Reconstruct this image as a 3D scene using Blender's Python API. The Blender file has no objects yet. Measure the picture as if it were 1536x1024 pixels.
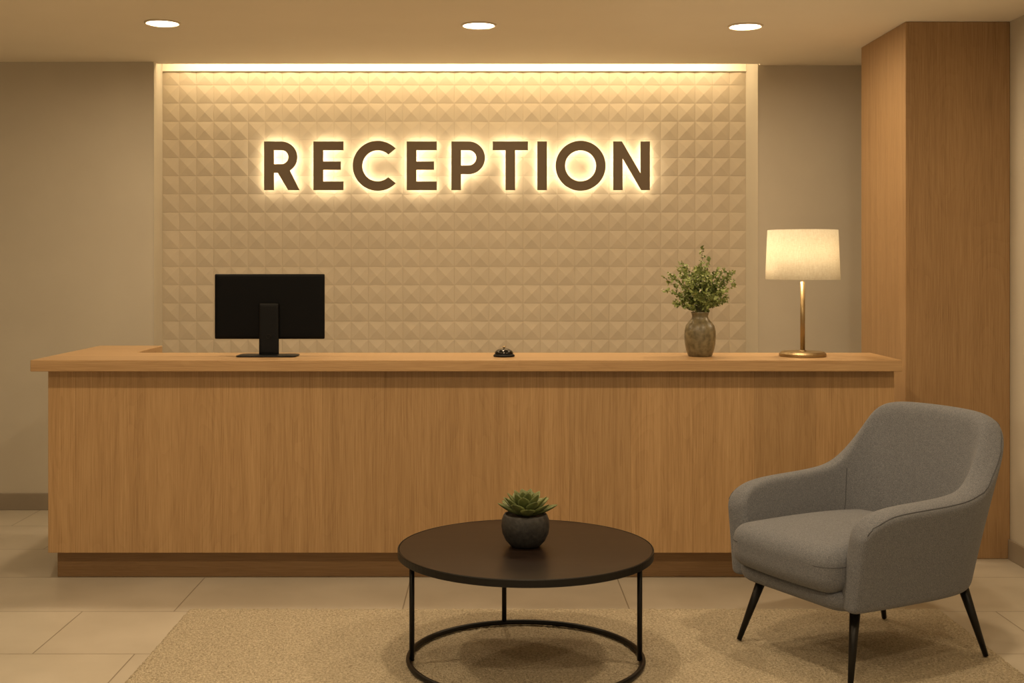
import bpy, bmesh, math, random
from mathutils import Vector, Matrix
random.seed(7)
scene = bpy.context.scene
COL = scene.collection

# ------------------------------------------------------------ helpers
def link(o): COL.objects.link(o); return o
def obj(name, me, mat=None, parent=None, loc=None, smooth=False, label=None, cat=None, kind=None):
    o = bpy.data.objects.new(name, me); link(o)
    if mat: me.materials.append(mat)
    if loc is not None: o.location = loc
    if parent: o.parent = parent
    if smooth:
        for p in me.polygons: p.use_smooth = True
    if label: o["label"] = label
    if cat: o["category"] = cat
    if kind: o["kind"] = kind
    return o
def empty(name, loc, label, cat, rot=0):
    o = bpy.data.objects.new(name, None); link(o)
    o.location = loc; o.rotation_euler = (0, 0, rot); o.empty_display_size = .1
    o["label"] = label; o["category"] = cat
    return o
def mesh(name, vs, fs):
    me = bpy.data.meshes.new(name); me.from_pydata([tuple(v) for v in vs], [], fs); me.update()
    bm = bmesh.new(); bm.from_mesh(me); bmesh.ops.recalc_face_normals(bm, faces=bm.faces); bm.to_mesh(me); bm.free()
    return me
def boxes(name, lst):
    vs, fs = [], []
    for (x0, x1, y0, y1, z0, z1) in lst:
        b = len(vs)
        vs += [(x0,y0,z0),(x1,y0,z0),(x1,y1,z0),(x0,y1,z0),(x0,y0,z1),(x1,y0,z1),(x1,y1,z1),(x0,y1,z1)]
        fs += [tuple(b+i for i in f) for f in [(0,3,2,1),(4,5,6,7),(0,1,5,4),(1,2,6,5),(2,3,7,6),(3,0,4,7)]]
    return mesh(name, vs, fs)
def prism(name, pts, z0, z1):
    n = len(pts)
    vs = [(x,y,z0) for x,y in pts] + [(x,y,z1) for x,y in pts]
    fs = [tuple(range(n))[::-1], tuple(range(n, 2*n))] + [(i,(i+1)%n,n+(i+1)%n,n+i) for i in range(n)]
    return mesh(name, vs, fs)
def lathe(name, prof, seg=64):
    vs, fs = [], []
    for r, z in prof:
        for i in range(seg):
            a = 2*math.pi*i/seg; vs.append((r*math.cos(a), r*math.sin(a), z))
    for j in range(len(prof)-1):
        for i in range(seg):
            k = (i+1) % seg
            fs.append((j*seg+i, j*seg+k, (j+1)*seg+k, (j+1)*seg+i))
    if prof[0][0] > 1e-4: fs.append(tuple(range(seg))[::-1])
    if prof[-1][0] > 1e-4: fs.append(tuple((len(prof)-1)*seg+i for i in range(seg)))
    me = mesh(name, vs, fs)
    bm = bmesh.new(); bm.from_mesh(me); bmesh.ops.remove_doubles(bm, verts=bm.verts, dist=1e-5); bm.to_mesh(me); bm.free()
    return me
def ringlathe(name, prof, seg=64):
    vs, fs = [], []; n = len(prof)
    for r, z in prof:
        for i in range(seg):
            a = 2*math.pi*i/seg; vs.append((r*math.cos(a), r*math.sin(a), z))
    for j in range(n):
        for i in range(seg):
            k = (i+1) % seg; jj = (j+1) % n
            fs.append((j*seg+i, j*seg+k, jj*seg+k, jj*seg+i))
    return mesh(name, vs, fs)
def tube(name, pts, rad, seg=12, closed=False):
    pts = [Vector(p) for p in pts]; n = len(pts)
    vs, fs = [], []
    for i, p in enumerate(pts):
        if closed: t = pts[(i+1) % n]-pts[i-1]
        else: t = pts[min(i+1, n-1)]-pts[max(i-1, 0)]
        t.normalize()
        up = Vector((0,0,1)) if abs(t.z) < .9 else Vector((1,0,0))
        a = t.cross(up).normalized(); b = t.cross(a).normalized()
        r = rad[i] if isinstance(rad, (list, tuple)) else rad
        for k in range(seg):
            w = 2*math.pi*k/seg; vs.append(p+a*r*math.cos(w)+b*r*math.sin(w))
    m = n if closed else n-1
    for i in range(m):
        j = (i+1) % n
        for k in range(seg):
            l = (k+1) % seg
            fs.append((i*seg+k, i*seg+l, j*seg+l, j*seg+k))
    if not closed: fs += [tuple(range(seg)), tuple((n-1)*seg+k for k in range(seg))]
    return mesh(name, vs, fs)
def rbox(name, hx, hy, hz, r, n=22, fn=None):
    bm = bmesh.new(); bmesh.ops.create_cube(bm, size=2)
    bmesh.ops.subdivide_edges(bm, edges=bm.edges, cuts=n, use_grid_fill=True)
    rx, ry, rz = r if isinstance(r, tuple) else (r, r, r)
    for v in bm.verts:
        p = Vector([math.sin(c*math.pi/2) for c in v.co])
        P = Vector((p.x*hx, p.y*hy, p.z*hz)); q = Vector((max(-(hx-rx), min(hx-rx, P.x)), max(-(hy-ry), min(hy-ry, P.y)), max(-(hz-rz), min(hz-rz, P.z))))
        d = P-q; e = Vector((d.x/rx, d.y/ry, d.z/rz))
        if e.length > 1e-6:
            e.normalize()
            P = q+Vector((e.x*rx, e.y*ry, e.z*rz))
        v.co = fn(P) if fn else P
    me = bpy.data.meshes.new(name); bm.to_mesh(me); bm.free()
    return me
def bevel(o, w=.004, s=3):
    m = o.modifiers.new("bevel", 'BEVEL'); m.width = w; m.segments = s; m.limit_method = 'ANGLE'
    return o

# ------------------------------------------------------------ materials
def mat(name, col, rough=.6, metal=0, spec=.5):
    m = bpy.data.materials.new(name); m.use_nodes = True
    b = m.node_tree.nodes["Principled BSDF"]
    b.inputs["Base Color"].default_value = (*col, 1); b.inputs["Roughness"].default_value = rough
    b.inputs["Metallic"].default_value = metal; b.inputs["Specular IOR Level"].default_value = spec
    return m
def N(m, t, **kw):
    n = m.node_tree.nodes.new(t)
    for k, v in kw.items(): setattr(n, k, v)
    return n
def L(m, a, b): m.node_tree.links.new(a, b)
def noise(m, scale, detail=4, stretch=(1,1,1), rot=(0,0,0), src=None):
    tc = N(m, "ShaderNodeTexCoord"); mp = N(m, "ShaderNodeMapping"); nz = N(m, "ShaderNodeTexNoise")
    mp.inputs["Scale"].default_value = stretch; mp.inputs["Rotation"].default_value = rot
    nz.inputs["Scale"].default_value = scale; nz.inputs["Detail"].default_value = detail
    L(m, src if src else tc.outputs["Object"], mp.inputs["Vector"]); L(m, mp.outputs[0], nz.inputs["Vector"])
    return nz.outputs["Fac"]
def ramp(m, fac, stops):
    r = N(m, "ShaderNodeValToRGB"); e = r.color_ramp.elements
    while len(e) < len(stops): e.new(.5)
    for i, (p, c) in enumerate(stops): e[i].position = p; e[i].color = (*c, 1)
    L(m, fac, r.inputs[0]); return r.outputs[0]
def bumpn(m, h, strength=.3, dist=.01):
    b = N(m, "ShaderNodeBump"); b.inputs["Strength"].default_value = strength; b.inputs["Distance"].default_value = dist
    L(m, h, b.inputs["Height"]); L(m, b.outputs[0], m.node_tree.nodes["Principled BSDF"].inputs["Normal"])
def base(m, c): L(m, c, m.node_tree.nodes["Principled BSDF"].inputs["Base Color"])
def mixc(m, fac, a, b, mode='MIX'):
    x = N(m, "ShaderNodeMix", data_type='RGBA', blend_type=mode)
    for i, v in ((0, fac), (6, a), (7, b)):
        if isinstance(v, (int, float)): x.inputs[i].default_value = v
        elif isinstance(v, tuple): x.inputs[i].default_value = (*v, 1)
        else: L(m, v, x.inputs[i])
    return x.outputs[2]
def mathn(m, op, a, b=None, c=None):
    x = N(m, "ShaderNodeMath", operation=op)
    for i, v in enumerate((a, b, c)):
        if v is None: continue
        if isinstance(v, (int, float)): x.inputs[i].default_value = v
        else: L(m, v, x.inputs[i])
    return x.outputs[0]

def plaster(name, a, b, rough=.85, bump=.12):
    m = mat(name, a, rough, spec=.25)
    base(m, ramp(m, noise(m, 3, 6), [(.3, a), (.7, b)]))
    bumpn(m, noise(m, 160, 3), bump, .002)
    return m

def wood(name, dark, mid, light, axis='Z', strip=.33, rough=.42, seam=True, var=.18):
    m = mat(name, mid, rough, spec=.3)
    tc = N(m, "ShaderNodeTexCoord"); sp = N(m, "ShaderNodeSeparateXYZ"); L(m, tc.outputs["Object"], sp.inputs[0])
    if axis == 'Z': across = mathn(m, 'ADD', sp.outputs[0], sp.outputs[1]); st = (1, 1, .018)
    else: across = sp.outputs[1]; st = (.018, 1, 1)
    k = mathn(m, 'DIVIDE', across, strip); fl = mathn(m, 'FLOOR', k); fr = mathn(m, 'FRACT', k)
    wn = N(m, "ShaderNodeTexWhiteNoise", noise_dimensions='1D'); L(m, fl, wn.inputs["W"])
    off = N(m, "ShaderNodeVectorMath", operation='SCALE'); L(m, wn.outputs["Color"], off.inputs[0]); off.inputs["Scale"].default_value = 7
    ad = N(m, "ShaderNodeVectorMath", operation='ADD'); L(m, tc.outputs["Object"], ad.inputs[0]); L(m, off.outputs[0], ad.inputs[1])
    src = ad.outputs[0]
    n1 = noise(m, 26, 3, st, src=src)
    n2 = noise(m, 3.2, 2, tuple(s*11 if s < 1 else 1 for s in st), src=src)
    saw = mathn(m, 'FRACT', mathn(m, 'MULTIPLY', n2, 30))
    rings = mathn(m, 'POWER', saw, 2.5)
    pores = noise(m, 360, 4, tuple(s*.8 if s < 1 else 1 for s in st), src=src)
    f = mathn(m, 'ADD', mathn(m, 'MULTIPLY', n1, .32), mathn(m, 'MULTIPLY', pores, .68))
    f = mathn(m, 'SUBTRACT', f, mathn(m, 'MULTIPLY', rings, .045))
    c = ramp(m, f, [(.30, dark), (.49, mid), (.69, light)])
    v = mathn(m, 'MULTIPLY_ADD', wn.outputs["Value"], var, 1-var*.5)
    cmb = N(m, "ShaderNodeCombineColor"); [L(m, v, cmb.inputs[i]) for i in range(3)]
    c = mixc(m, 1.0, c, cmb.outputs[0], 'MULTIPLY')
    if seam:
        e = mathn(m, 'LESS_THAN', fr, .006)
        c = mixc(m, mathn(m, 'MULTIPLY', e, .22), c, (.10, .05, .02))
    base(m, c); bumpn(m, f, .06, .002)
    return m

M_wall = plaster("wall_plaster", (.535,.485,.395), (.565,.515,.42))
M_reveal = plaster("reveal_paint", (.50,.455,.375), (.53,.485,.40))
M_ceil = plaster("ceiling_paint", (.86,.80,.68), (.88,.82,.70), bump=.04)
M_back = plaster("relief_panel", (.50,.435,.335), (.54,.47,.365), .75)
M_base = plaster("baseboard_stone", (.27,.225,.17), (.32,.27,.205), .5)
M_oak = wood("oak_veneer", (.30,.178,.080), (.41,.255,.12), (.49,.32,.16), 'Z', .31)
M_oakcol = wood("oak_column", (.29,.174,.081), (.385,.238,.115), (.45,.292,.147), 'Z', 5.0, seam=False)
M_oaktop = wood("oak_top", (.36,.215,.10), (.46,.29,.142), (.53,.35,.18), 'X', .9, .33, seam=False)
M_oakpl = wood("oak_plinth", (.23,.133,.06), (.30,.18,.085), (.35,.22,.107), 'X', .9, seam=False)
M_brass = mat("brushed_brass", (.34,.245,.125), .42, .9)
M_black = mat("black_plastic", (.004,.004,.0045), .45, spec=.2)
M_blackgl = mat("black_matte_panel", (.003,.003,.0035), .5, spec=.12)
M_metal = mat("black_powdercoat", (.010,.009,.008), .42, .5)
M_chrome = mat("dark_chrome", (.05,.047,.045), .15, 1)
M_dtop = wood("dark_stained_wood", (.005,.003,.0022), (.014,.008,.0055), (.030,.018,.012), 'X', .5, .32, seam=False)
def concrete(name, a, b, sc, rough=.6, bump=.5):
    m = mat(name, a, rough); f = noise(m, sc, 6)
    base(m, ramp(m, f, [(.35, a), (.65, b)])); bumpn(m, f, bump, .003); return m
M_pot = concrete("dark_stone_pot", (.016,.015,.0145), (.035,.033,.03), 60)
M_soil = concrete("potting_soil", (.02,.012,.007), (.06,.04,.025), 150)
M_vase = concrete("mottled_ceramic", (.10,.080,.040), (.20,.162,.088), 40, .35, .5)
def leafm(name, a, b, sc):
    m = mat(name, a, .5); base(m, ramp(m, noise(m, sc, 3), [(.35, a), (.65, b)])); return m
M_leaf = leafm("foliage_green", (.15,.20,.05), (.36,.42,.15), 22)
M_stem = leafm("stem_green", (.10,.10,.04), (.16,.14,.06), 30)
M_bud = mat("pale_buds", (.66,.63,.47), .6)
M_succ = leafm("succulent_green", (.075,.10,.028), (.165,.19,.06), 14)
M_letter = mat("bronze_lettering", (.115,.078,.040), .5, .2)
# fabric
M_fab = mat("grey_woven_fabric", (.2,.2,.21), .95, spec=.12)
f1 = noise(M_fab, 560, 2, (1,1,.4)); f2 = noise(M_fab, 560, 2, (.4,.4,1)); f3 = noise(M_fab, 60, 4)
ff = mathn(M_fab, 'ADD', mathn(M_fab, 'MULTIPLY', f1, .46), mathn(M_fab, 'MULTIPLY', f2, .46))
ff = mathn(M_fab, 'ADD', ff, mathn(M_fab, 'MULTIPLY', f3, .08))
base(M_fab, ramp(M_fab, ff, [(.37, (.092,.097,.110)), (.50, (.145,.151,.168)), (.63, (.21,.218,.238))])); bumpn(M_fab, ff, .5, .003)
M_fab.node_tree.nodes["Principled BSDF"].inputs["Sheen Weight"].default_value = .12
M_pipe = mat("fabric_piping", (.085,.088,.098), .95, spec=.1); bumpn(M_pipe, noise(M_pipe, 500, 2), .3, .002)
# rug
M_rug = mat("cream_rug", (.5,.4,.26), 1, spec=.05)
r1 = noise(M_rug, 95, 3); r3 = noise(M_rug, 260, 2)
rcx = ramp(M_rug, mathn(M_rug, 'ADD', mathn(M_rug,'MULTIPLY', r1, .5), mathn(M_rug,'MULTIPLY', r3, .5)), [(.36, (.34,.28,.19)), (.5, (.56,.475,.34)), (.64, (.76,.665,.50))])
base(M_rug, rcx); bumpn(M_rug, mathn(M_rug,'ADD', r1, r3), 1.0, .010)
# floor tiles
M_floor = mat("floor_tile", (.4,.35,.28), .38, spec=.4)
tc = N(M_floor, "ShaderNodeTexCoord"); mp = N(M_floor, "ShaderNodeMapping"); mp.inputs["Location"].default_value = (1.47, -4.92, 0)
br = N(M_floor, "ShaderNodeTexBrick"); br.offset = .4; br.offset_frequency = 2
for k, v in (("Scale", 1), ("Mortar Size", .003), ("Mortar Smooth", .1), ("Bias", 0), ("Brick Width", 1.05), ("Row Height", .6)): br.inputs[k].default_value = v
br.inputs["Color1"].default_value = (.49,.44,.36,1); br.inputs["Color2"].default_value = (.53,.48,.39,1); br.inputs["Mortar"].default_value = (.27,.23,.175,1)
L(M_floor, tc.outputs["Object"], mp.inputs[0]); L(M_floor, mp.outputs[0], br.inputs["Vector"])
sm = ramp(M_floor, noise(M_floor, 2.2, 7), [(.3, (.86,.85,.83)), (.7, (1.05,1.05,1.05))])
base(M_floor, mixc(M_floor, 1.0, br.outputs["Color"], sm, 'MULTIPLY'))
bumpn(M_floor, mathn(M_floor, 'SUBTRACT', 1.0, br.outputs["Fac"]), .35, .003)
def emis(name, col, s):
    m = mat(name, (.9,.85,.75), .5); b = m.node_tree.nodes["Principled BSDF"]
    b.inputs["Emission Color"].default_value = (*col, 1); b.inputs["Emission Strength"].default_value = s; return m
WARM = (1, .70, .38)
M_led = emis("led_diffuser", (1,.76,.44), 3)
M_halo = emis("letter_backlight", (1,.81,.53), 11.5)
M_down = emis("downlight_lens", (1,.84,.62), 14)
M_ring = mat("downlight_trim", (.75,.66,.52), .4)
# lampshade: translucent linen weave lit by the bulb inside
M_shade = bpy.data.materials.new("linen_shade"); M_shade.use_nodes = True
nt = M_shade.node_tree; nt.nodes.remove(nt.nodes["Principled BSDF"]); out = nt.nodes["Material Output"]
df = N(M_shade, "ShaderNodeBsdfDiffuse"); tl = N(M_shade, "ShaderNodeBsdfTranslucent"); mx = N(M_shade, "ShaderNodeMixShader"); mx.inputs[0].default_value = .5
wz = noise(M_shade, 60, 3, (1,1,12)); wx = noise(M_shade, 60, 3, (8,8,.6))
wc = ramp(M_shade, mathn(M_shade, 'MULTIPLY', mathn(M_shade,'ADD', wz, wx), .5), [(.35, (.74,.69,.58)), (.65, (.93,.90,.81))])
L(M_shade, wc, df.inputs[0]); L(M_shade, wc, tl.inputs[0]); L(M_shade, df.outputs[0], mx.inputs[1]); L(M_shade, tl.outputs[0], mx.inputs[2])
L(M_shade, mx.outputs[0], out.inputs[0])

# ------------------------------------------------------------ room
K = "structure"
XR = 2.80
obj("floor", boxes("floor", [(-4.7, 2.95, -1.5, 8.3, -.1, 0)]), M_floor, kind=K)
obj("ceiling", boxes("ceiling", [(-4.6, XR, -1.5, 7.8, 2.91, 3.03), (-2.21, 1.756, 7.8, 7.88, 2.91, 3.03), (1.756, XR, 7.8, 7.94, 2.91, 3.03), (-2.4, 1.9, 7.8, 8.25, 3.03, 3.08)]), M_ceil, kind=K)
obj("wall_front_left", prism("wfl", [(-4.6,7.8),(-2.21,7.8),(-2.25,8.15),(-4.6,8.15)], 0, 3.03), M_wall, kind=K)
obj("wall_front_right", prism("wfr", [(1.756,7.94),(2.95,7.94),(2.95,8.15),(1.72,8.15)], 0, 3.03), M_wall, kind=K)
obj("trim_1", prism("rvl", [(-2.214,7.799),(-2.206,7.799),(-2.246,8.148),(-2.254,8.148)], 0, 3.03), M_reveal, kind=K)
obj("trim_2", prism("rvr", [(1.75,7.939),(1.76,7.939),(1.724,8.148),(1.714,8.148)], 0, 3.03), M_reveal, kind=K)
obj("wall_left", boxes("wl", [(-4.7,-4.6,-1.5,8.15,0,3.03)]), M_wall, kind=K)
obj("wall_right", boxes("wr", [(XR,2.95,-1.5,7.94,0,3.03)]), M_wall, kind=K)
# relief-panelled back wall
vs, fs = [], []
x0, x1 = -2.25, 1.72; nc = 34; px = (x1-x0)/nc
zs = [0] + [2.809-.1232*k for k in range(22, -2, -1)]
for r in range(len(zs)-1):
    za, zb = zs[r], zs[r+1]
    for c in range(nc):
        xa, xb = x0+c*px, x0+(c+1)*px; b = len(vs)
        dep = .0078*min(1, (zb-za)/.12)
        g = .001
        vs += [(xa+g,8.149,za+g),(xb-g,8.149,za+g),(xb-g,8.149,zb-g),(xa+g,8.149,zb-g),(xa+(xb-xa)*.5, 8.149-dep, za+(zb-za)*.5)]
        vs += [(xa,8.1505,za),(xb,8.1505,za),(xb,8.1505,zb),(xa,8.1505,zb)]
        fs += [(b,b+1,b+4),(b+1,b+2,b+4),(b+2,b+3,b+4),(b+3,b,b+4)]
        fs += [(b+5,b+6,b+1,b),(b+6,b+7,b+2,b+1),(b+7,b+8,b+3,b+2),(b+8,b+5,b,b+3)]
b = len(vs); vs += [(x0,8.1507,0),(x1,8.1507,0),(x1,8.1507,3.03),(x0,8.1507,3.03),(x0,8.25,0),(x1,8.25,0),(x1,8.25,3.03),(x0,8.25,3.03)]
fs += [tuple(b+i for i in f) for f in [(0,1,2,3),(4,7,6,5),(0,4,5,1),(3,2,6,7),(0,3,7,4),(1,5,6,2)]]
me = bpy.data.meshes.new("wall_back"); me.from_pydata(vs, [], fs); me.update()
obj("wall_back", me, M_back, kind=K)
bevel(obj("trim_3", boxes("cb", [(-2.245,1.716,8.133,8.149,2.902,3.03)]), M_ceil, kind=K), .002)
bevel(obj("baseboard_back", boxes("bb", [(-4.6,-2.215,7.785,7.8,0,.108)]), M_base, kind=K), .003)
bevel(obj("baseboard_left", boxes("bb", [(-4.6,-4.585,-1.5,7.785,0,.108)]), M_base, kind=K), .003)
bevel(obj("baseboard_right", boxes("bb", [(XR-.015,XR,-1.5,6.495,0,.108)]), M_base, kind=K), .003)
colo = bevel(obj("oak_column", boxes("col", [(2.232,XR-.001,6.50,7.28,0,2.909)]), M_oakcol, label="tall square oak-clad column beside the reception desk", cat="column"), .004)

# ------------------------------------------------------------ ceiling cove LED strip (tucked above the ceiling lip)
led = empty("led_strip_light", (-.265, 7.90, 3.01), "warm white linear cove light along the top of the relief wall", "light")
obj("diffuser", boxes("dif", [(-1.93,1.93,-.012,.012,-.010,0)]), M_led, led)
obj("housing", boxes("hou", [(-1.935,1.935,-.016,.016,0,.018)]), M_ceil, led)
def area(name, loc, rot, sx, sy, power, col=WARM, shape='RECTANGLE', spread=180):
    l = bpy.data.lights.new(name, 'AREA'); l.shape = shape; l.size = sx
    if shape in ('RECTANGLE', 'ELLIPSE'): l.size_y = sy
    l.energy = power; l.color = col; l.spread = math.radians(spread)
    o = bpy.data.objects.new(name, l); link(o); o.location = loc; o.rotation_euler = rot; return o
area("cove_lamp", (-.265, 8.00, 3.012), (math.radians(14), 0, 0), 3.78, .05, 17.5, (1,.75,.44))

# ------------------------------------------------------------ downlights
def downlight(x, y, power, vis=True):
    e = empty("recessed_downlight", (x, y, 2.91), "round recessed ceiling downlight with a slim pale trim ring", "light"); e["group"] = "recessed ceiling downlights"
    obj("trim_ring", ringlathe("ring", [(.080,-.004),(.090,-.009),(.096,-.006),(.098,-.001),(.080,-.001)], 48), M_ring, e, smooth=True)
    obj("lens", lathe("lens", [(0,-.0025),(.080,-.0025),(.080,-.001),(0,-.001)], 48), M_down, e)
    area("downlight_lamp", (x, y, 2.906), (0,0,0), .155, .155, power, (1,.76,.48), 'DISK', 180)
for x, y in ((-1.80,6.53),(-.08,6.59),(1.39,6.62)): downlight(x, y, 16)
for x in (-1.8,0,1.7): downlight(x, 4.35, 21)
for x in (-1.8,0,1.7): downlight(x, 2.0, 22)  # extra row out of view, added as fill light for the foreground

# ------------------------------------------------------------ reception sign
sign = empty("reception_sign", (-.246, 8.10, 2.25), "bronze backlit letters spelling RECEPTION on the relief wall", "sign")
S = 8.085/1800
def arc(cx, cy, r, a0, a1, n=28): return [(cx+r*math.cos(math.radians(a0+(a1-a0)*i/n)), cy+r*math.sin(math.radians(a0+(a1-a0)*i/n))) for i in range(n+1)]
G = {
 'R': [[(0,0),(0,73)]+arc(26,49.5,23.5,90,-58)+[(53,0),(36,0),(20.5,26),(14.5,26),(14.5,0)], [(14.5,39)]+arc(26,49.5,10.5,-90,90,16)+[(14.5,60)]],
 'E': [[(0,0),(45,0),(45,13),(14.5,13),(14.5,30.5),(41,30.5),(41,43),(14.5,43),(14.5,60),(45,60),(45,73),(0,73)]],
 'C': [arc(37.5,36.5,37.5,44,316,56)+arc(37.5,36.5,23.3,313,47,56)],
 'P': [[(0,0),(0,73)]+arc(26,48.5,24.5,90,-90)+[(14.5,24),(14.5,0)], [(14.5,37)]+arc(26,48.5,11.5,-90,90,16)+[(14.5,60)]],
 'T': [[(19.2,0),(33.8,0),(33.8,60),(53,60),(53,73),(0,73),(0,60),(19.2,60)]],
 'I': [[(0,0),(14.5,0),(14.5,73),(0,73)]],
 'O': [arc(37,36.5,37.5,0,354,59), arc(37,36.5,23.3,0,354,59)],
 'N': [[(0,0),(0,73),(13,73),(41,25),(41,73),(55,73),(55,0),(42,0),(14,48),(14,0)]],
}
def glyph(ch, left, y, ext, offset, m, nm):
    cu = bpy.data.curves.new("g", 'CURVE'); cu.dimensions = '2D'; cu.fill_mode = 'BOTH'; cu.extrude = ext; cu.offset = offset
    for lp in G[ch]:
        sp = cu.splines.new('POLY'); sp.points.add(len(lp)-1); sp.use_cyclic_u = True
        for p, (a, b_) in zip(sp.points, lp): p.co = ((left-740+a)*S, b_*S, 0, 1)
    to = bpy.data.objects.new("t", cu); link(to)
    me = bpy.data.meshes.new_from_object(to.evaluated_get(bpy.context.evaluated_depsgraph_get()))
    bpy.data.objects.remove(to)
    me.transform(Matrix.Rotation(math.pi/2, 4, 'X')); me.transform(Matrix.Translation((0, y, 1.6+110*S)))
    me.transform(Matrix.Translation(-Vector(sign.location)))
    return obj(nm, me, m, sign)
for ch, lf in zip("RECEPTION", (396,470,529,610,677,739,806,834,920)):
    a = glyph(ch, lf, 8.094, .009, 0, M_letter, "letter"); a["label"] = "bronze letter "+ch
    glyph(ch, lf, 8.106, .002, -.007, M_halo, "letter_backlight")

# ------------------------------------------------------------ reception desk
desk = empty("reception_desk", (-.1, 6.2, 0), "long L-shaped oak reception desk with thick overhanging countertop", "desk")
dl = -Vector(desk.location)
def dpart(nm, me, m, bw=.003):
    me.transform(Matrix.Translation(dl)); return bevel(obj(nm, me, m, desk), bw)
def rc(cx, cy, r, a0, a1): return arc(cx, cy, r, a0, a1, 8)
dpart("countertop", prism("ct", [(-2.297,5.95),(2.028,5.95),(2.028,6.45)]+rc(-1.87,6.51,.06,270,180)+[(-1.93,7.0),(-2.297,7.0)], 1.064, 1.121), M_oaktop, .004)
dpart("front_panel", prism("fp", [(-2.238,6.03),(2.015,6.03),(2.015,6.38),(-1.98,6.38),(-1.98,6.95),(-2.238,6.95)], .146, 1.064), M_oak)
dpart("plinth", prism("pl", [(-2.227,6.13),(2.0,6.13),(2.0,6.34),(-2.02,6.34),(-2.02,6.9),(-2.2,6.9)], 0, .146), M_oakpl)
TOP = 1.1212

# ------------------------------------------------------------ monitor
mon = empty("computer_monitor", (-1.164, 6.2, TOP), "black flat-screen computer monitor seen from behind on the desk", "monitor")
obj("screen_housing", rbox("sh", .286, .012, .169, (.006,.011,.006), 14), M_blackgl, mon, (0,.05,.255), smooth=True)
M_scr = mat("dark_screen", (.01,.01,.012), .15)
obj("screen", boxes("sc", [(-.278,.278,.0615,.0625,-.158,.161)]), M_scr, mon, (0,0,.255))
obj("stand_neck", rbox("sn", .051, .010, .135, (.006,.006,.006), 10), M_black, mon, (0,.027,.1385), smooth=True)
ring = ringlathe("cable", [(.010,-.002),(.013,-.003),(.013,.002),(.010,.002)], 24); ring.transform(Matrix.Rotation(math.pi/2,4,'X'))
obj("cable_grommet", ring, M_metal, mon, (0,.0165,.10), smooth=True)
obj("stand_base", rbox("sb", .155, .085, .0045, (.03,.03,.0044), 14), M_black, mon, (0,.0,.005), smooth=True)

# ------------------------------------------------------------ desk bell
bell = empty("service_bell", (.055, 6.17, TOP), "small black and dark chrome service bell on the countertop", "bell")
obj("base", lathe("b", [(0,0),(.052,0),(.055,.003),(.055,.008),(.05,.013),(.03,.015),(0,.015)], 40), M_black, bell, smooth=True)
obj("dome", lathe("d", [(.047,.015),(.048,.019)]+[(.047*math.cos(t), .019+.024*math.sin(t)) for t in [i*math.pi/2/10 for i in range(1,10)]]+[(.0,.043)], 40), M_chrome, bell, smooth=True)
obj("button", lathe("p", [(.003,.042),(.003,.047),(.008,.047),(.009,.050),(.006,.053),(0,.054)], 20), M_brass, bell, smooth=True)

# ------------------------------------------------------------ vase + branches
VX, VY = 1.068, 6.2
vase = obj("vase", lathe("vase", [(0,0),(.056,0),(.062,.004),(.071,.03),(.078,.065),(.0805,.10),(.080,.13),(.073,.158),(.056,.180),(.044,.194),(.041,.207),(.044,.221),(.048,.228),(.045,.229),(.037,.214),(.034,.20),(.044,.184),(.062,.152),(.070,.10),(.055,.02),(0,.012)], 56), M_vase, None, (VX,VY,TOP), smooth=True,
   label="rounded mottled olive-brown ceramic vase on the reception countertop", cat="vase")
bq = empty("leafy_branches", (VX, VY, TOP+.224), "bunch of green leafy sprigs with pale buds in the vase", "plant")
sv, sf, lv, lf, bv, bf = [], [], [], [], [], []
def addmesh(V, F, me_v, me_f): b = len(V); V += me_v; F += [tuple(b+i for i in f) for f in me_f]
def leaf(V, F, p, d, up, ln, wd, cup=.25):
    d = d.normalized(); s = d.cross(up)
    if s.length < 1e-3: s = Vector((1,0,0))
    s.normalize(); n = s.cross(d)
    pts = [p, p+d*ln*.35+s*wd*.5+n*wd*cup, p+d*ln*.75+s*wd*.4+n*wd*cup, p+d*ln-n*ln*.08, p+d*ln*.75-s*wd*.4+n*wd*cup, p+d*ln*.35-s*wd*.5+n*wd*cup, p+d*ln*.4, p+d*ln*.75]
    addmesh(V, F, pts, [(0,1,6),(1,2,7,6),(2,3,7),(3,4,7),(4,5,6,7),(5,0,6)])
def rv(): return Vector((random.uniform(-1,1), random.uniform(-1,1), random.uniform(-1,1)))
def stemtube(pts, r0, r1):
    n = len(pts)
    for i, p in enumerate(pts):
        r = r0+(r1-r0)*i/(n-1)
        for k in range(5):
            a = k*math.tau/5; sv.append(p+Vector((math.cos(a)*r, math.sin(a)*r, 0)))
    b = len(sv)-5*n
    for i in range(n-1):
        for k in range(5):
            l = (k+1)%5; sf.append((b+i*5+k,b+i*5+l,b+(i+1)*5+l,b+(i+1)*5+k))
specs = [(0.5,.02,.345),(.3,.06,.28),(3.3,.10,.26),(0.1,.13,.22),(0,.18,.14),(3.1,.19,.12),(2.8,.16,.20),(0.2,.165,.19)]
for i in range(96):
    a = random.uniform(0, math.tau); sp_ = random.uniform(.03,.17); h = random.uniform(.06,.265)-(sp_*.25)
    specs.append((a, sp_, max(h,.04)))
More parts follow.
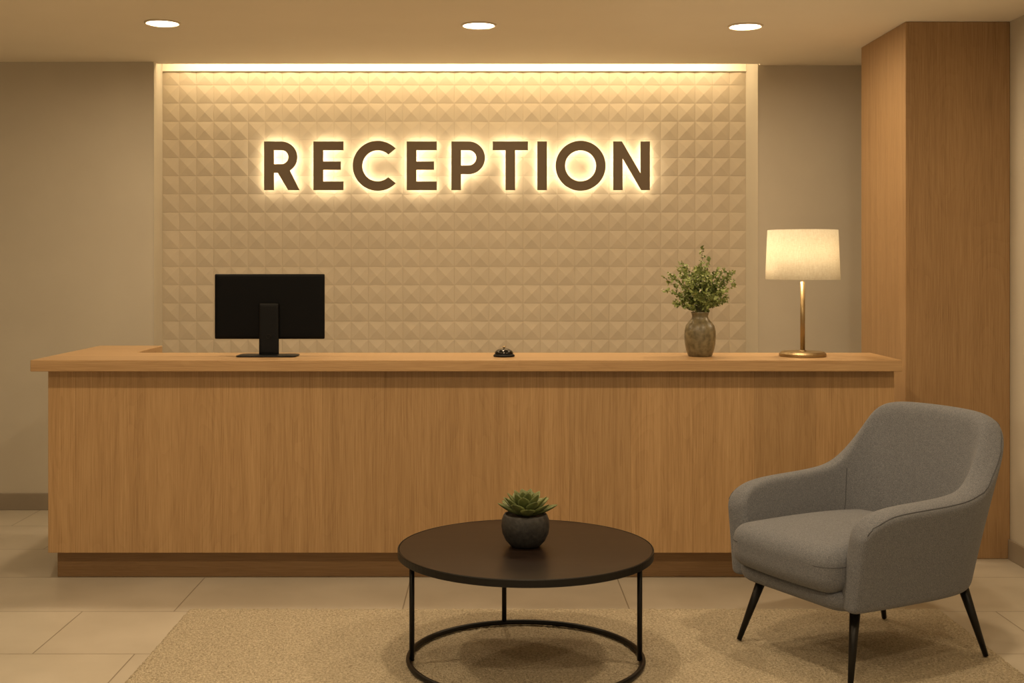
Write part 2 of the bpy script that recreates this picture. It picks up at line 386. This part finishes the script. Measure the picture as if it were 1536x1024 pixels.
for a, spd, h in specs:
    e = Vector((math.cos(a)*spd, math.sin(a)*spd*.8, h)); s0 = Vector((math.cos(a)*.014, math.sin(a)*.014, .0))
    c1 = Vector((e.x*.28, e.y*.28, h*.6))
    pts = []
    for i in range(10):
        t = i/9; pts.append(s0*(1-t)**2 + c1*2*t*(1-t) + e*t*t + rv()*.002)
    stemtube(pts, .0018, .0008)
    for i in range(4, 10):
        for q in range(3 if i < 9 else 6):
            t = random.random(); p = pts[i-1].lerp(pts[i], t); tg = (pts[i]-pts[i-1]).normalized()
            d = tg*random.uniform(.1,.9)+rv()*.9
            ln = random.uniform(.014,.028)
            leaf(lv, lf, p, d, rv(), ln, ln*random.uniform(.5,.78))
        if random.random() < .5:
            d = rv(); d.z = abs(d.z)*.6; d = d.normalized()*random.uniform(.02,.05); p = pts[i]; q = p+d
            stemtube([p, p.lerp(q,.5), q], .0009, .0006)
            for _ in range(4): leaf(lv, lf, p.lerp(q, random.random()), d+rv()*.03, rv(), .018, .010)
            if random.random() < .6:
                for _ in range(3):
                    c = q+rv()*.006; r = .0035
                    addmesh(bv, bf, [c+Vector((r,0,0)),c+Vector((0,r,0)),c-Vector((r,0,0)),c-Vector((0,r,0)),c+Vector((0,0,r*1.4)),c-Vector((0,0,r))],
                        [(0,1,4),(1,2,4),(2,3,4),(3,0,4),(1,0,5),(2,1,5),(3,2,5),(0,3,5)])
def rawmesh(n, V, F): me = bpy.data.meshes.new(n); me.from_pydata([tuple(v) for v in V], [], F); me.update(); return me
obj("stems", rawmesh("st", sv, sf), M_stem, bq); obj("leaves", rawmesh("lv", lv, lf), M_leaf, bq, smooth=True); obj("buds", rawmesh("bd", bv, bf), M_bud, bq, smooth=True, kind="stuff")

# ------------------------------------------------------------ table lamp
LX, LY = 1.598, 6.2
lamp = empty("table_lamp", (LX, LY, TOP), "brass table lamp with lit cream linen drum shade", "lamp")
obj("base", lathe("lb", [(0,0),(.117,0),(.119,.003),(.119,.014),(.112,.02),(.108,.024),(.02,.026),(.016,.032),(0,.032)], 64), M_brass, lamp, smooth=False)
obj("pole", lathe("lp", [(0,.025),(.012,.025),(.012,.385),(0,.385)], 24), M_brass, lamp, smooth=True)
obj("lamp_shade", ringlathe("ls", [(.189,.396),(.178,.651),(.1765,.651),(.1875,.396)], 72), M_shade, lamp, smooth=True)
M_shade_in = mat("frame", (.5,.4,.25), .4, 1)
fr_ = []
for k in range(3):
    a = k*math.tau/3+.4; fr_.append([(.004*math.cos(a), .004*math.sin(a), .625), (.177*math.cos(a), .177*math.sin(a), .64)])
V, F = [], []
for f in fr_:
    t = tube("t", f, .002, 6); addmesh(V, F, [v.co.copy() for v in t.vertices], [tuple(p.vertices) for p in t.polygons])
t = tube("t", [(0,0,.385),(0,0,.63)], .004, 8); addmesh(V, F, [v.co.copy() for v in t.vertices], [tuple(p.vertices) for p in t.polygons])
obj("shade_frame", rawmesh("fr", V, F), M_shade_in, lamp)
M_bulb = emis("bulb_glass", (1,.70,.36), 4)
obj("bulb", lathe("bu", [(0,.44),(.014,.44),(.02,.47),(.03,.50),(.026,.525),(0,.538)], 24), M_bulb, lamp, (.035,0,0), smooth=True)
for zz in (.45,.59):
    pl = bpy.data.lights.new("bulb_lamp", 'POINT'); pl.energy = 2.1; pl.color = (1,.79,.53); pl.shadow_soft_size = .03
    po = bpy.data.objects.new("bulb_lamp", pl); link(po); po.location = (LX-.035, LY, TOP+zz)

# ------------------------------------------------------------ rug
RX0, RX1, RY0, RY1 = -1.405, 2.06, 3.5, 5.54
nx, ny = 330, 195; V, F = [], []
for j in range(ny+1):
    for i in range(nx+1):
        ed = (i in (0,nx) or j in (0,ny)); jx = random.uniform(-.004,.004); jy = random.uniform(-.004,.004)
        V.append((RX0+(RX1-RX0)*i/nx+jx, RY0+(RY1-RY0)*j/ny+jy, .001 if ed else random.uniform(.0065,.0115)))
for j in range(ny):
    for i in range(nx): a = j*(nx+1)+i; F.append((a,a+1,a+nx+2,a+nx+1))
rug = obj("area_rug", rawmesh("rug", V, F), M_rug, smooth=True, label="large cream textured woven area rug on the tiled floor", cat="rug")
RZ = .0118

# ------------------------------------------------------------ coffee table
TX, TY = .129, 4.815
tab = empty("coffee_table", (TX, TY, RZ), "round dark wood coffee table with black tubular metal frame", "table")
TH = .465-RZ
obj("table_top", lathe("tt", [(0,TH-.028),(.501,TH-.028),(.5065,TH-.024),(.5065,TH-.004),(.505,TH),(0,TH)], 128), M_dtop, tab)
obj("top_rim", ringlathe("tr", [(.507,TH-.030),(.5115,TH-.028),(.512,TH-.002),(.510,TH+.001),(.5075,TH+.0005)], 128), M_metal, tab, smooth=False)
obj("floor_ring", tube("fr", [(.468*math.cos(a), .468*math.sin(a), .011) for a in [i*math.tau/96 for i in range(96)]], .011, 12, True), M_metal, tab, smooth=True)
for a in (186, 354, 100):
    x, y = .455*math.cos(math.radians(a)), .455*math.sin(math.radians(a))
    if a == 100: x, y = .468*math.cos(math.radians(a)), .468*math.sin(math.radians(a))
    obj("leg", tube("lg", [(0,0,.012),(0,0,TH-.028)], .0105, 14), M_metal, tab, (x,y,0), smooth=True)

# ------------------------------------------------------------ succulent
suc = empty("potted_succulent", (TX+.0, TY+.01, .4662), "small green succulent in a round dark stone pot on the table", "plant")
obj("pot", lathe("pot", [(0,0),(.054,0),(.062,.004),(.080,.024),(.093,.052),(.097,.08),(.095,.105),(.089,.122),(.085,.128),(.079,.128),(.077,.120),(.0,.118)], 56), M_pot, suc, smooth=True)
obj("soil", lathe("soil", [(0,.121),(.07,.119),(.078,.116),(0,.115)], 32), M_soil, suc, smooth=True)
V, F = [], []
nl = 32
for i in range(nl):
    t = i/(nl-1); az = i*2.39996; el = math.radians(14+62*t**1.1); ln = .122*(1-.38*t)*random.uniform(.92,1.06); w = .062*(1-.35*t)
    d = Vector((math.cos(az)*math.cos(el), math.sin(az)*math.cos(el), math.sin(el))); s = Vector((-math.sin(az), math.cos(az), 0)); n = s.cross(d)*-1
    if n.z < 0: n = -n
    o = Vector((math.cos(az)*.012*(1-t), math.sin(az)*.012*(1-t), .120+.016*t))
    prof = [(0,.35,.3),(.2,.6,.42),(.45,.90,.5),(.65,1,.42),(.82,.80,.28),(.94,.36,.14),(1,.02,.02)]
    b = len(V); m_ = 8
    for (q, ww, tt) in prof:
        c = o+d*ln*q+Vector((0,0,1))*ln*.12*q*q
        for k in range(m_):
            a = k*math.tau/m_; V.append(c+s*math.cos(a)*w*.5*ww+n*(math.sin(a)*w*.28*tt + (math.cos(a)**2)*w*.12*ww))
    for j in range(len(prof)-1):
        for k in range(m_):
            l = (k+1)%m_; F.append((b+j*m_+k,b+j*m_+l,b+(j+1)*m_+l,b+(j+1)*m_+k))
    F.append(tuple(b+(len(prof)-1)*m_+k for k in range(m_)))
me = mesh("succ", V, F)
obj("succulent_leaves", me, M_succ, suc, smooth=True)

# ------------------------------------------------------------ armchair
CX, CY = 1.520, 4.95
ch = empty("armchair", (CX, CY, RZ), "grey woven upholstered armchair with curved wraparound back and black tapered legs", "armchair", math.radians(-61.9))
Z0 = .290
half = [ # base x,y ; top x,y ; top z
 ((.302,-.395),(.345,-.385),.580),
 ((.312,-.350),(.364,-.345),.650),
 ((.318,-.24),(.376,-.24),.680),
 ((.320,-.10),(.384,-.06),.686),
 ((.316,.05),(.387,.10),.693),
 ((.306,.15),(.380,.220),.716),
 ((.285,.225),(.360,.325),.825),
 ((.243,.28),(.326,.415),.955),
 ((.160,.312),(.245,.448),.988),
 ((.07,.325),(.12,.460),.994),
 ((0,.328),(0,.464),.995)]
full = half + [((-b[0],b[1]),(-t[0],t[1]),h) for b,t,h in half[-2::-1]]
nv = 8
V, F = [], []
for (b_, t_, h) in full:
    for j in range(nv+1):
        v = j/nv; z = Z0+(h-Z0)*v
        w = v**1.1
        V.append((b_[0]+(t_[0]-b_[0])*w, b_[1]+(t_[1]-b_[1])*w, z-RZ))
for i in range(len(full)-1):
    for j in range(nv): a = i*(nv+1)+j; F.append((a,a+1,a+nv+2,a+nv+1))
sh = obj("upholstered_shell", mesh("shell", V, F), M_fab, ch, smooth=True)
so = sh.modifiers.new("s", 'SOLIDIFY'); so.thickness = .104; so.offset = 0; so.use_even_offset = True
ss = sh.modifiers.new("ss", 'SUBSURF'); ss.levels = 3; ss.render_levels = 3
shev = sh.evaluated_get(bpy.context.evaluated_depsgraph_get())
def snap(p, up=.0004):
    ok, co, nn, _ = shev.closest_point_on_mesh(Vector(p)); return co+nn*up
def prm(i, v, off, lift=0):
    i0 = int(min(i, len(full)-2)); f_ = i-i0
    def P(k):
        b_, t_, h = full[k]; w = v**1.1
        return Vector((b_[0]+(t_[0]-b_[0])*w, b_[1]+(t_[1]-b_[1])*w, Z0+(h-Z0)*v-RZ))
    p = P(i0).lerp(P(i0+1), f_); tt = (P(i0+1)-P(i0)); tt.z = 0; tt.normalize()
    nrm = Vector((tt.y, -tt.x, 0))
    if nrm.dot(Vector((p.x, p.y-0.0, 0))) < 0: nrm = -nrm
    return p+nrm*off+Vector((0,0,lift))
for i in (5.1, 14.9):
    pts = [snap(prm(i, v, -.12)) for v in [.45+.5*k/12 for k in range(13)]]
    obj("seam", tube("sm", pts, .0018, 6), M_pipe, ch, smooth=True)
pts = [snap(prm(.25+19.5*k/120, 1, .09, .02)) for k in range(121)]
obj("seam", tube("sm", pts, .0018, 6), M_pipe, ch, smooth=True)
def taper(P):
    k = 1-.05*(P.z < 0)*(-P.z/.06)
    q = max(0, P.y)/.34
    return Vector((P.x*k*(1-.16*q*q*q), P.y*k, P.z))
obj("seat_base", rbox("sbase", .314, .372, .05, (.09,.09,.035), 22, taper), M_fab, ch, (0,-.048,.322-RZ), smooth=True)
HX, HY, CYO = .297, .366, -.096
def crown(P):
    tx = 1-(P.x/HX)**2; ty = 1-(P.y/HY)**2
    z = P.z+(.028*max(0,tx)*max(0,ty) if P.z > 0 else 0)
    q = max(0, P.y)/HY
    fr = -.022*max(0, tx) if P.y < -.2 else 0
    return Vector((P.x*(1-.14*q**3), P.y+fr, z))
obj("seat_cushion", rbox("cush", HX, HY, .088, (.07,.07,.066), 24, crown), M_fab, ch, (0,CYO,.438-RZ), smooth=True)
def loop(zc, hx, hy, r, n=10):
    pts = []
    for (sx, sy, a0) in ((1,1,0),(-1,1,90),(-1,-1,180),(1,-1,270)):
        for i in range(n+1):
            a = math.radians(a0+90*i/n); pts.append((sx*(hx-r)+r*math.cos(a), sy*(hy-r)+r*math.sin(a)))
    out_ = []
    for x, y in pts:
        P = crown(Vector((x,y,-.001))); out_.append((P.x, P.y+CYO, zc))
    return out_
obj("cushion_piping", tube("pp", loop(.459-RZ, HX-.001, HY-.001, .07), .0022, 8, True), M_pipe, ch, smooth=True)
for fx, fy, tx_, ty_ in ((-.325,-.375,-.262,-.292),(.308,-.368,.258,-.292),(.312,.366,.258,.292),(-.262,.400,-.225,.315)):
    obj("leg", tube("cl", [(fx,fy,.0035),(tx_,ty_,.30-RZ)], [.0105,.0215], 18), M_metal, ch, smooth=True)

# ------------------------------------------------------------ world + camera
w = bpy.data.worlds.new("world"); scene.world = w; w.use_nodes = True
bg = w.node_tree.nodes["Background"]; bg.inputs[0].default_value = (1,.82,.58,1); bg.inputs[1].default_value = .46
cd = bpy.data.cameras.new("camera"); cam = bpy.data.objects.new("camera", cd); link(cam)
cam.location = (0,0,1.6); cam.rotation_euler = (math.pi/2,0,0)
cd.sensor_width = 36; cd.lens = 1800/1536*36; cd.shift_x = (768-740)/1536; cd.shift_y = -(512-395)/1536
cd.clip_start = .05
scene.camera = cam
scene.view_settings.view_transform = 'Standard'
